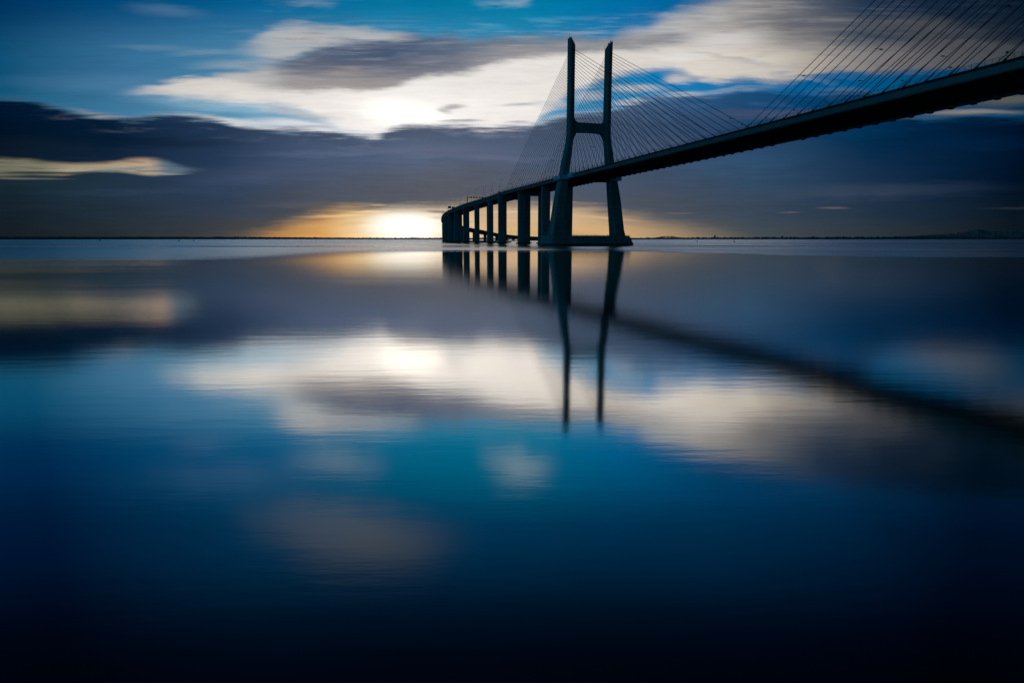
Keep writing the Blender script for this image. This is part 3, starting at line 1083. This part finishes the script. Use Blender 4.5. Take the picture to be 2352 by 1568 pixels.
# clear sky, dark at the sides, brightest above the sun; it darkens towards the zenith
sky = rows([(10, [(0, (12, 92, 128)), (300, (66, 122, 158)), (550, (80, 144, 178)), (900, (90, 160, 195)), (1300, (80, 160, 205)), (1500, (45, 135, 185)), (1750, (0, 105, 160)), (2000, (0, 92, 140)), (2200, (0, 68, 108)), (2352, (0, 45, 75))]),
            (15, [(0, (8, 74, 110)), (300, (52, 108, 148)), (600, (72, 132, 168)), (900, (65, 146, 184)), (1250, (30, 135, 180)), (1500, (0, 120, 180)), (1800, (0, 95, 150)), (2352, (0, 50, 85))]),
            (19.5, [(0, (0, 45, 88)), (300, (0, 72, 118)), (600, (0, 94, 144)), (850, (0, 112, 156)), (1200, (0, 122, 163)), (1450, (0, 106, 162)), (1700, (0, 84, 138)), (2352, (0, 45, 85))]),
            (27, [(0, (0, 30, 68)), (500, (2, 68, 112)), (1100, (0, 76, 124)), (1700, (0, 62, 106)), (2352, (0, 22, 52))]),
            (36, [(0, (0, 10, 30)), (600, (0, 40, 76)), (1100, (0, 46, 84)), (1800, (0, 26, 58)), (2352, (0, 5, 22))]),
            (50, [(0, (0, 8, 24)), (1200, (0, 22, 52)), (2352, (0, 8, 24))])])
# thin veils on the blue
for x, y, rx, ry, rot, c, k in ((385, 25, 95, 18, -6, (110, 140, 170), .30), (360, 110, 110, 9, -2, (120, 150, 175), .30), (480, 122, 90, 10, 2, (150, 165, 180), .35),
                                (560, 148, 130, 16, 2, (160, 170, 180), .55), (300, 190, 260, 30, 0, (90, 130, 165), .35), (1240, 47, 60, 9, -4, (60, 150, 195), .5),
                                (1130, 60, 60, 8, -3, (70, 160, 195), .4), (1300, 42, 50, 7, -3, (60, 150, 195), .4), (560, 245, 260, 30, -6, (165, 195, 210), .55),
                                (450, 1080, 1, 1, 0, (0, 0, 0), 0)):
    if k: sky = over(sky, blob(x, y, rx, ry, rot, 0.95, 0.6), c, k)
# clouds higher than the picture, which the water mirrors
for x, y, rx, ry, rot, c, k in ((720, -28, 150, 40, 3, (138, 158, 172), .65), (1185, -36, 110, 46, 12, (170, 186, 194), .5), (1215, -62, 110, 40, -14, (150, 175, 190), .35), (1150, -20, 80, 24, 0, (120, 160, 185), .3), (430, -70, 190, 45, 0, (60, 100, 140), .55),
                                (740, -250, 290, 95, 8, (124, 130, 138), .62), (840, -300, 260, 70, -8, (100, 108, 124), .4), (640, -200, 240, 60, 6, (70, 98, 126), .3), (560, -60, 420, 50, -5, (60, 104, 144), .3), (1900, -60, 380, 60, 4, (30, 60, 95), .5)):
    sky = over(sky, blob(x, y, rx, ry, rot, 1.0, 3.0), c, k)

# bright cloud in the middle
W1_top = [(290, 209), (330, 203), (380, 192), (430, 183), (520, 176), (620, 160), (760, 150), (1000, 130), (1240, 105), (1550, 100)]
BANK = [(0, 229), (66, 234), (146, 252), (220, 268), (293, 273), (385, 266), (476, 275), (550, 289), (623, 297), (720, 300), (804, 309), (838, 315), (862, 316), (884, 306), (908, 295), (951, 291), (1003, 287.5),
        (1076, 289), (1113, 295), (1168, 291), (1222, 290), (1278, 273), (1332, 264), (1406, 256), (1442, 242), (1497, 227), (1560, 221), (1640, 218), (1713, 209), (1786, 212), (1859, 214), (1969, 214),
        (2042, 230), (2116, 278), (2171, 274), (2262, 271), (2352, 276)]
W1_bot = [(290, 210), (330, 213), (400, 220), (500, 230), (600, 240), (680, 250), (730, 268), (790, 300), (1200, 305), (1250, 262), (1300, 222), (1350, 198), (1410, 178), (1480, 162), (1560, 150)]
col_w1 = rows([(9, [(290, (205, 200, 196)), (450, (222, 216, 210)), (700, (240, 234, 230)), (950, (246, 241, 236)), (1250, (240, 233, 228)), (1450, (222, 216, 210)), (1600, (204, 196, 190))]),
               (15, [(290, (165, 172, 178)), (420, (208, 202, 196)), (600, (216, 210, 204)), (950, (232, 228, 224)), (1250, (230, 224, 218)), (1600, (208, 200, 192))])])
m = band(W1_top, W1_bot, 0.4, 0.5, ELW, 300, None, 0.8)
sky = mix(m, sky, col_w1)
sky = over(sky, blob(1000, 245, 330, 62, -4, 1.0, 0.8), (1.0, 0.95, 0.90, 1), 0.6)
sky = over(sky, blob(925, 262, 130, 40, -6, 1.0, 0.8), (1.7, 1.58, 1.42, 1), 0.58)
# second white streak hugging the dark bank on the left, and the blue wedge above it
sky = over(sky, blob(690, 285, 130, 14, -4, 0.8, 0.5), (222, 222, 226), .9)
sky = over(sky, blob(560, 279, 120, 8, -5, 0.9, 0.4), (205, 208, 214), .8)
sky = over(sky, blob(655, 292, 70, 4, -3, 0.9, 0.3), (70, 130, 170), .7)
# broken bits in the blue window round the pylon
for x, y, rx, ry, rot, c, k in ((1460, 203, 90, 13, -2, (190, 190, 195), .75), (1350, 222, 60, 16, 6, (190, 195, 205), .8), (1270, 240, 60, 14, 0, (215, 215, 218), .8), (1440, 235, 60, 12, 4, (190, 192, 200), .7),
                                (1560, 184, 45, 10, 0, (200, 196, 195), .85), (1600, 176, 90, 14, -3, (190, 186, 185), .6), (1570, 217, 60, 8, 3, (185, 190, 200), .75), (1700, 205, 110, 8, 4, (130, 155, 185), .6)):
    sky = over(sky, blob(x, y, rx, ry, rot, 0.8, 0.8), c, k)

# big cloud at upper right, pale on the left, slate towards the corner
W2_top = [(1380, 150), (1400, 98), (1440, 72), (1493, 60), (1530, 38), (1600, 17), (1660, 2), (1740, -14), (1850, -40), (2000, -80), (2352, -130)]
W2_bot = [(1380, 150), (1493, 146), (1560, 160), (1640, 186), (1713, 182), (1823, 186), (1896, 166), (1969, 164), (2061, 168), (2152, 160), (2226, 155), (2352, 156)]
col_w2 = rows([(12, [(1380, (214, 208, 200)), (1600, (212, 204, 194)), (1750, (196, 188, 176)), (1900, (160, 152, 144)), (2050, (100, 103, 110)), (2200, (76, 80, 86)), (2352, (52, 58, 66))]),
               (15.2, [(1380, (218, 212, 204)), (1600, (218, 210, 200)), (1750, (206, 198, 186)), (1850, (172, 164, 154)), (2000, (122, 118, 118)), (2150, (85, 86, 90)), (2352, (55, 62, 70))]),
               (17.0, [(1380, (150, 165, 180)), (1560, (180, 178, 176)), (1680, (156, 152, 150)), (1800, (118, 116, 118)), (1950, (62, 74, 90)), (2100, (32, 46, 62)), (2352, (12, 26, 40))]),
               (19.5, [(1380, (80, 130, 170)), (1640, (165, 163, 160)), (1750, (120, 120, 122)), (1850, (72, 84, 100)), (1950, (34, 54, 80)), (2100, (14, 36, 60)), (2352, (0, 18, 34))])], ELW)
m = band(W2_top, W2_bot, 0.7, 0.45, ELW, 1400, None, 2.2)
sky = mix(m, sky, col_w2)
for x, y, rx, ry, rot, c, k in ((1660, 92, 140, 26, 3, (218, 214, 212), .7), (1560, 130, 110, 16, 2, (220, 217, 215), .8), (1840, 55, 170, 20, -2, (88, 92, 104), .55), (1540, 88, 60, 12, -2, (110, 125, 145), .6), (1700, 138, 150, 9, -9, (150, 152, 160), .5),
                                (1760, 160, 150, 9, -12, (195, 190, 186), .5), (1900, 120, 160, 14, -10, (120, 122, 130), .4), (2080, 60, 190, 26, -6, (96, 94, 94), .5), (2200, 100, 130, 16, -6, (96, 94, 94), .4),
                                (1870, 176, 130, 8, -3, (60, 110, 150), .5)):
    sky = over(sky, blob(x, y, rx, ry, rot, 1.0, 1.2), c, k)

# grey cloud across the middle, brown below
G_top = [(520, 150), (600, 150), (660, 138), (720, 112), (800, 96), (870, 94), (940, 84), (1000, 83), (1090, 90), (1180, 86), (1300, 86), (1420, 88), (1520, 80), (1600, 84), (1700, 90)]
G_bot = [(520, 190), (600, 205), (700, 208), (780, 206), (850, 207), (905, 200), (950, 184), (1020, 170), (1080, 164), (1130, 150), (1180, 138), (1260, 128), (1350, 122), (1450, 114), (1550, 106), (1700, 98)]
pale = band([(560, 100), (610, 72), (660, 58), (740, 63), (850, 70), (930, 80), (1000, 90)], [(560, 128), (640, 140), (720, 120), (860, 105), (1000, 100)], 0.4, 0.5, ELW, 590, 970, 2.0)
sky = over(sky, pale, (180, 180, 180), .85)
col_g = rows([(12.8, [(560, (150, 150, 152)), (700, (148, 142, 140)), (850, (150, 142, 138)), (1000, (150, 146, 148)), (1200, (150, 145, 145)), (1600, (150, 148, 150))]),
              (14.6, [(560, (150, 160, 170)), (650, (100, 106, 122)), (780, (84, 88, 106)), (900, (72, 80, 104)), (1050, (100, 105, 122)), (1200, (145, 142, 145)), (1600, (135, 134, 138))]),
              (17.0, [(560, (130, 160, 180)), (700, (70, 96, 128)), (850, (72, 84, 110)), (950, (74, 86, 114)), (1100, (104, 116, 132)), (1250, (122, 126, 136)), (1400, (132, 132, 138)), (1600, (140, 138, 142))])], ELW)
m = band(G_top, G_bot, 0.55, 0.4, ELW, 600, 1560, 3.0)
sky = mix(math_('MULTIPLY', m, 0.93), sky, col_g)
for x, y, rx, ry, rot, c, k in ((590, 178, 130, 14, 0, (178, 176, 176), .65), (800, 168, 90, 12, 3, (160, 152, 148), .5), (1000, 140, 120, 12, 4, (120, 124, 136), .5), (700, 90, 90, 10, -2, (200, 190, 182), .7), (880, 86, 110, 9, -3, (190, 186, 184), .5),
                                (1150, 100, 200, 8, 1, (110, 116, 128), .4)):
    sky = over(sky, blob(x, y, rx, ry, rot, 1.0, 0.9), c, k)
fib = smooth(N_FIB, -0.05, 0.22)
fz = band([(560, 60), (800, 50), (1200, 60), (1500, 30), (1800, -20), (2352, -60)], [(560, 215), (900, 190), (1200, 140), (1500, 120), (1700, 150), (2352, 150)], 0.8, 0.8, ELW, 600, None, 4.0)
sky = mix(math_('MULTIPLY', math_('MULTIPLY', fib, fz), 0.32), sky, ramp([(0, (120, 140, 160)), (600, (195, 195, 195)), (900, (150, 150, 156)), (1300, (190, 186, 182)), (1700, (205, 200, 194)), (2000, (100, 100, 104)), (2352, (40, 52, 62))]))
fib2 = smooth(math_('MULTIPLY', N_FIB, -1.0), 0.0, 0.24)
sky = mix(math_('MULTIPLY', math_('MULTIPLY', fib2, fz), 0.30), sky, ramp([(0, (60, 90, 120)), (600, (100, 120, 145)), (950, (66, 76, 100)), (1300, (120, 126, 140)), (1700, (120, 126, 140)), (2000, (50, 62, 76)), (2352, (10, 24, 38))]))
# small grey wisps on the white
for x, y, rx, ry, rot, c, k in ((1040, 247, 46, 8, 6, (170, 168, 172), .85), (1020, 256, 26, 7, -8, (178, 176, 180), .7), (1058, 277, 74, 5.5, 0, (158, 160, 168), .95), (1195, 239, 62, 7, 3, (178, 178, 184), .85), (1192, 281, 45, 6, 0, (172, 174, 180), .85),
                                (690, 262, 110, 14, -9, (190, 190, 194), .8), (715, 290, 60, 3, -3, (130, 140, 150), .6)):
    sky = over(sky, blob(x, y, rx, ry, rot, 0.9, 0.5), c, k)

# torn shreds of the bank drifting over the bright cloud, then the bank itself
veil = band([(x, y - 26) for x, y in BANK], None, 0.9, 0.4, ELW)
veil = math_('MULTIPLY', veil, smooth(N_FIB, 0.02, 0.20))
sky = mix(math_('MULTIPLY', veil, 0.42), sky, ramp([(0, (30, 60, 90)), (400, (120, 140, 165)), (800, (180, 182, 190)), (1250, (175, 178, 188)), (1600, (110, 135, 165)), (2000, (40, 70, 100)), (2352, (20, 40, 60))]))
rim = band([(x, y - 8) for x, y in BANK], [(x, y + 6) for x, y in BANK], 0.3, 0.28, ELS)
rimk = rows([(8, [(0, (90, 90, 90)), (90, (40, 40, 40)), (160, (90, 90, 90)), (230, (225, 225, 225)), (300, (90, 90, 90)), (400, (150, 150, 150)), (520, (255, 255, 255)), (1150, (230, 230, 230)), (1420, (120, 120, 120)), (1600, (190, 190, 190)), (1700, (140, 140, 140)), (1780, (10, 10, 10)), (1850, (60, 60, 60)), (1930, (170, 170, 170)), (2010, (60, 60, 60)), (2352, (10, 10, 10))])])
bw = add(nt, 'ShaderNodeRGBToBW')
L(rimk, bw.inputs[0])
rimc = ramp([(0, (120, 125, 130)), (250, (175, 170, 165)), (520, (220, 220, 220)), (1200, (235, 233, 232)), (1500, (185, 188, 195)), (1800, (110, 125, 150)), (1960, (130, 130, 140)), (2352, (40, 60, 80))])
sky = mix(math_('MULTIPLY', rim, bw.outputs[0]), sky, rimc)
col_b = rows([(0.3, [(0, (24, 28, 32)), (200, (36, 40, 42)), (450, (60, 58, 62)), (620, (84, 76, 72)), (800, (120, 105, 88)), (1000, (130, 112, 95)), (1300, (125, 112, 102)), (1550, (95, 92, 90)), (1750, (72, 76, 82)), (2000, (50, 57, 64)), (2200, (32, 38, 44)), (2352, (16, 22, 28))]),
              (2.6, [(0, (20, 30, 40)), (250, (36, 48, 60)), (500, (54, 62, 80)), (750, (84, 80, 84)), (1000, (96, 90, 94)), (1300, (92, 90, 98)), (1550, (76, 80, 90)), (1800, (56, 68, 84)), (2050, (32, 48, 66)), (2352, (8, 20, 32))]),
              (5.2, [(0, (24, 40, 48)), (250, (34, 50, 66)), (500, (44, 60, 84)), (750, (80, 84, 100)), (1000, (96, 92, 100)), (1250, (86, 90, 104)), (1500, (70, 80, 100)), (1750, (52, 76, 100)), (2000, (26, 48, 74)), (2200, (6, 30, 54)), (2352, (0, 14, 32))]),
              (7.4, [(0, (10, 22, 34)), (250, (16, 32, 52)), (500, (40, 56, 82)), (700, (72, 84, 110)), (950, (92, 100, 124)), (1200, (84, 94, 116)), (1500, (72, 84, 108)), (1750, (46, 74, 104)), (2000, (10, 44, 74)), (2352, (0, 16, 38))]),
              (9.4, [(0, (0, 14, 32)), (250, (4, 26, 48)), (480, (34, 52, 78)), (700, (66, 76, 98)), (950, (84, 90, 108)), (1200, (84, 92, 112)), (1450, (66, 82, 108)), (1700, (40, 66, 98)), (1900, (4, 56, 92)), (2100, (0, 36, 66)), (2352, (0, 14, 36))]),
              (12.0, [(0, (0, 18, 40)), (250, (8, 34, 62)), (600, (70, 90, 115)), (1000, (100, 106, 122)), (1400, (90, 105, 130)), (1600, (44, 84, 122)), (1850, (0, 66, 108)), (2352, (0, 24, 52))])],
             math_('ADD', math_('MULTIPLY_ADD', N_FIB, 2.4, el), math_('MULTIPLY', N_BIG, 3.0)))
col_b = mixm(col_b, (0.84, 0.94, 1.0, 1))
m = band(BANK, None, 0.38, 0.4, math_('MULTIPLY_ADD', N_FIB, 1.5, ELS))
sky = mix(m, sky, col_b)
wl = band([(x, y - 4) for x, y in BANK], [(x, y + 22) for x, y in BANK], 0.25, 0.6, math_('MULTIPLY_ADD', N_FIB, 1.8, ELS))
wl = math_('MULTIPLY', wl, smooth(N_MID, 0.0, 0.22))
sky = mix(math_('MULTIPLY', wl, 0.40), sky, ramp([(0, (70, 82, 96)), (300, (120, 124, 130)), (700, (150, 156, 170)), (1200, (150, 155, 170)), (1600, (100, 120, 150)), (2000, (30, 60, 90)), (2352, (10, 30, 50))]))
# soft modulations inside the bank
for x, y, rx, ry, rot, c, k in ((640, 400, 260, 36, 5, (74, 84, 112), .45), (330, 325, 280, 20, -2, (4, 18, 34), .5), (1000, 345, 260, 18, 0, (100, 104, 124), .5), (900, 440, 300, 22, 0, (84, 82, 92), .4), (800, 352, 260, 9, 1, (98, 106, 134), .5), (1120, 362, 200, 10, -2, (104, 110, 130), .5), (420, 440, 300, 14, 1, (52, 68, 92), .4), (180, 480, 220, 16, 0, (30, 40, 48), .4), (760, 470, 200, 12, 1, (104, 94, 92), .4), (1800, 262, 260, 16, 0, (90, 92, 112), .4),
                                (1950, 440, 320, 26, 2, (66, 76, 94), .4), (1650, 380, 220, 30, 4, (50, 84, 116), .45), (2150, 330, 260, 24, 0, (0, 34, 66), .5), (2050, 250, 150, 10, 0, (2, 50, 84), .5)):
    sky = over(sky, blob(x, y, rx, ry, rot, 1.0, 1.0), c, k)
# clear streak low on the left
m = band([(0, 364), (60, 368), (150, 377), (230, 375), (320, 366), (380, 369), (420, 382), (460, 391)], [(0, 404), (60, 402), (130, 402), (180, 396), (260, 393), (330, 400), (380, 401), (460, 393)], 0.30, 0.24, ELS, None, 425, 3.0)
m = math_('MULTIPLY', m, smooth(N_FIB, -0.22, 0.02, 0.35, 1.0))
sky = mix(math_('MULTIPLY', m, 0.95), sky, rows([(5.8, [(0, (110, 108, 92)), (90, (120, 120, 100)), (150, (165, 155, 130)), (260, (150, 150, 140)), (330, (190, 170, 145)), (380, (110, 132, 145)), (450, (110, 130, 140))]),
                                               (6.9, [(0, (118, 118, 98)), (90, (135, 128, 105)), (170, (178, 158, 128)), (260, (190, 162, 130)), (330, (196, 165, 138)), (370, (90, 110, 125)), (450, (60, 80, 100))])]))
sky = over(sky, blob(95, 397, 110, 4.5, 0, 0.8, 0.3), (30, 44, 50), .85)
sky = over(sky, blob(60, 410, 90, 3.5, -2, 0.9, 0.3), (110, 110, 92), .7)
sky = over(sky, blob(300, 387, 70, 5, 2, 0.9, 0.3), (110, 128, 130), .6)
sky = over(sky, blob(380, 400, 60, 2.5, 0, 0.9, 0.3), (180, 165, 140), .6)
# light bits under the deck at right
for x, y, rx, ry, rot, c, k in ((2230, 258, 110, 9, 0, (138, 128, 122), .9), (2310, 230, 95, 20, 3, (92, 92, 84), .85), (2300, 264, 110, 7, 0, (0, 62, 96), .8), (2150, 245, 120, 10, 3, (60, 74, 86), .7), (2100, 270, 100, 9, 2, (70, 80, 92), .5),
                                (1812, 489, 32, 3.5, 3, (106, 98, 92), .6), (1912, 478, 40, 4, 0, (112, 102, 94), .6), (1560, 490, 50, 3, 0, (112, 106, 104), .6), (2330, 478, 70, 3, 0, (40, 46, 54), .6)):
    sky = over(sky, blob(x, y, rx, ry, rot, 0.9, 0.4), c, k)
# the glow at the horizon where the sun stands behind thin cloud
GL = [(520, 552), (600, 534), (680, 508), (740, 494), (790, 484), (860, 484), (900, 486), (950, 484), (1010, 482), (1100, 470), (1200, 473), (1300, 478), (1380, 486), (1480, 500), (1580, 516), (1680, 536), (1760, 552)]
m = band(GL, None, 0.95, 0.4, math_('MULTIPLY_ADD', N_FIB, 1.6, ELW))
m = math_('MULTIPLY', m, smooth(el, -2.0, -0.6))
gl = rows([(0.4, [(520, (110, 92, 76)), (620, (176, 128, 78)), (720, (216, 158, 88)), (800, (238, 184, 108)), (860, (252, 218, 162)), (1000, (250, 220, 168)), (1100, (222, 184, 132)), (1250, (214, 174, 122)), (1400, (212, 170, 116)), (1500, (180, 148, 110)), (1620, (130, 114, 96)), (1760, (76, 78, 80))]),
           (2.0, [(520, (84, 76, 76)), (650, (146, 118, 94)), (740, (206, 154, 96)), (820, (236, 190, 130)), (900, (245, 226, 196)), (1000, (236, 208, 170)), (1100, (206, 172, 138)), (1300, (212, 180, 142)), (1420, (180, 150, 122)), (1540, (122, 110, 102)), (1700, (76, 80, 86))])], ELS)
sky = mix(m, sky, gl)
sky = over(sky, blob(935, 524, 200, 60, 0, 1.0, 0.25), (250, 236, 208), .9)
sky = over(sky, blob(935, 521, 118, 46, 0, 0.85, 0.5), (1.25, 1.2, 1.12, 1), 1.0)
for x, y, rx, ry, rot, c, k in ((790, 495, 120, 5, 2, (246, 208, 140), .7), (860, 486, 80, 3, 1, (250, 222, 168), .8), (700, 505, 90, 4, 3, (150, 118, 88), .5), (760, 516, 120, 7, 3, (216, 168, 104), .5), (830, 478, 110, 5, 2, (134, 112, 92), .6), (1380, 500, 120, 6, -5, (228, 190, 138), .5), (1460, 515, 140, 7, -8, (150, 128, 108), .4), (950, 479, 90, 3, 2, (200, 160, 118), .6)):
    sky = over(sky, blob(x, y, rx, ry, rot, 1.0, 0.3), c, k)
sky = over(sky, blob(1010, 487, 46, 5, -4, 0.9, 0.2), (120, 108, 100), .8)
sky = over(sky, blob(1015, 500, 46, 5, 0, 0.9, 0.2), (180, 170, 158), .5)
sky = over(sky, blob(868, 471, 26, 2.5, 0, 0.9, 0.1), (205, 165, 118), .8)
sky = over(sky, blob(1180, 487, 120, 4, 0, 0.9, 0.2), (228, 200, 160), .6)
# behind the camera: plain evening blue that lights the near faces
back = mix(smooth(math_('MULTIPLY_ADD', WOB, 1e-5, sp.outputs[0]), -0.95, 0.25), (0.010, 0.15, 0.25, 1), (0.001, 0.012, 0.024, 1))
sky = mix(smooth(math_('ABSOLUTE', az), 60.0, 110.0), sky, back)
# fine streaking of the long exposure
g = math_('ADD', math_('MULTIPLY_ADD', N_FIB, 0.22, 1.0), math_('ADD', math_('MULTIPLY', N_FINE, 0.10), math_('ADD', math_('MULTIPLY', N_MID, 0.22), math_('MULTIPLY', N_BIG, 0.12))))
vm = add(nt, 'ShaderNodeVectorMath', operation='SCALE')
L(sky, vm.inputs[0])
L(g, vm.inputs['Scale'])

nish = add(nt, 'ShaderNodeTexSky', sky_type='NISHITA')
nish.sun_disc = False
SUN_AZ, SUN_EL = R(azel(928, 258)[0]), R(azel(928, 258)[1] * 0.985)
nish.sun_elevation = SUN_EL
nish.sun_rotation = SUN_AZ
bg1 = add(nt, 'ShaderNodeBackground')
L(vm.outputs[0], bg1.inputs[0])
bg1.inputs[1].default_value = 1.0
bg2 = add(nt, 'ShaderNodeBackground')
tint = add(nt, 'ShaderNodeMix', data_type='RGBA', blend_type='MULTIPLY')
tint.inputs[0].default_value = 1.0
tint.inputs[7].default_value = (0.03, 0.35, 1.0, 1)
L(nish.outputs[0], tint.inputs[6])
L(tint.outputs[2], bg2.inputs[0])
bg2.inputs[1].default_value = 0.0005
ads = add(nt, 'ShaderNodeAddShader')
L(bg1.outputs[0], ads.inputs[0])
L(bg2.outputs[0], ads.inputs[1])
wo = add(nt, 'ShaderNodeOutputWorld')
L(ads.outputs[0], wo.inputs[0])
world.cycles.sampling_method = 'NONE'

# ------------------------------------------------------------------ the sun, low behind the cloud
sd = bpy.data.lights.new('sun', 'SUN')
sd.energy = 0.0005
sd.angle = R(5.0)
sd.color = (1.0, 0.86, 0.68)
so = bpy.data.objects.new('sun', sd)
COL.objects.link(so)
so.rotation_euler = (pi / 2 - SUN_EL, 0, pi - SUN_AZ)
so.location = (0, 0, 300)

S.view_settings.view_transform = 'Standard'
S.view_settings.look = 'None'
S.view_settings.exposure = 0
S.view_settings.gamma = 1
S.render.engine = 'CYCLES'
S.cycles.max_bounces = 3
S.cycles.diffuse_bounces = 2
S.cycles.caustics_reflective = True
S.cycles.use_denoising = True
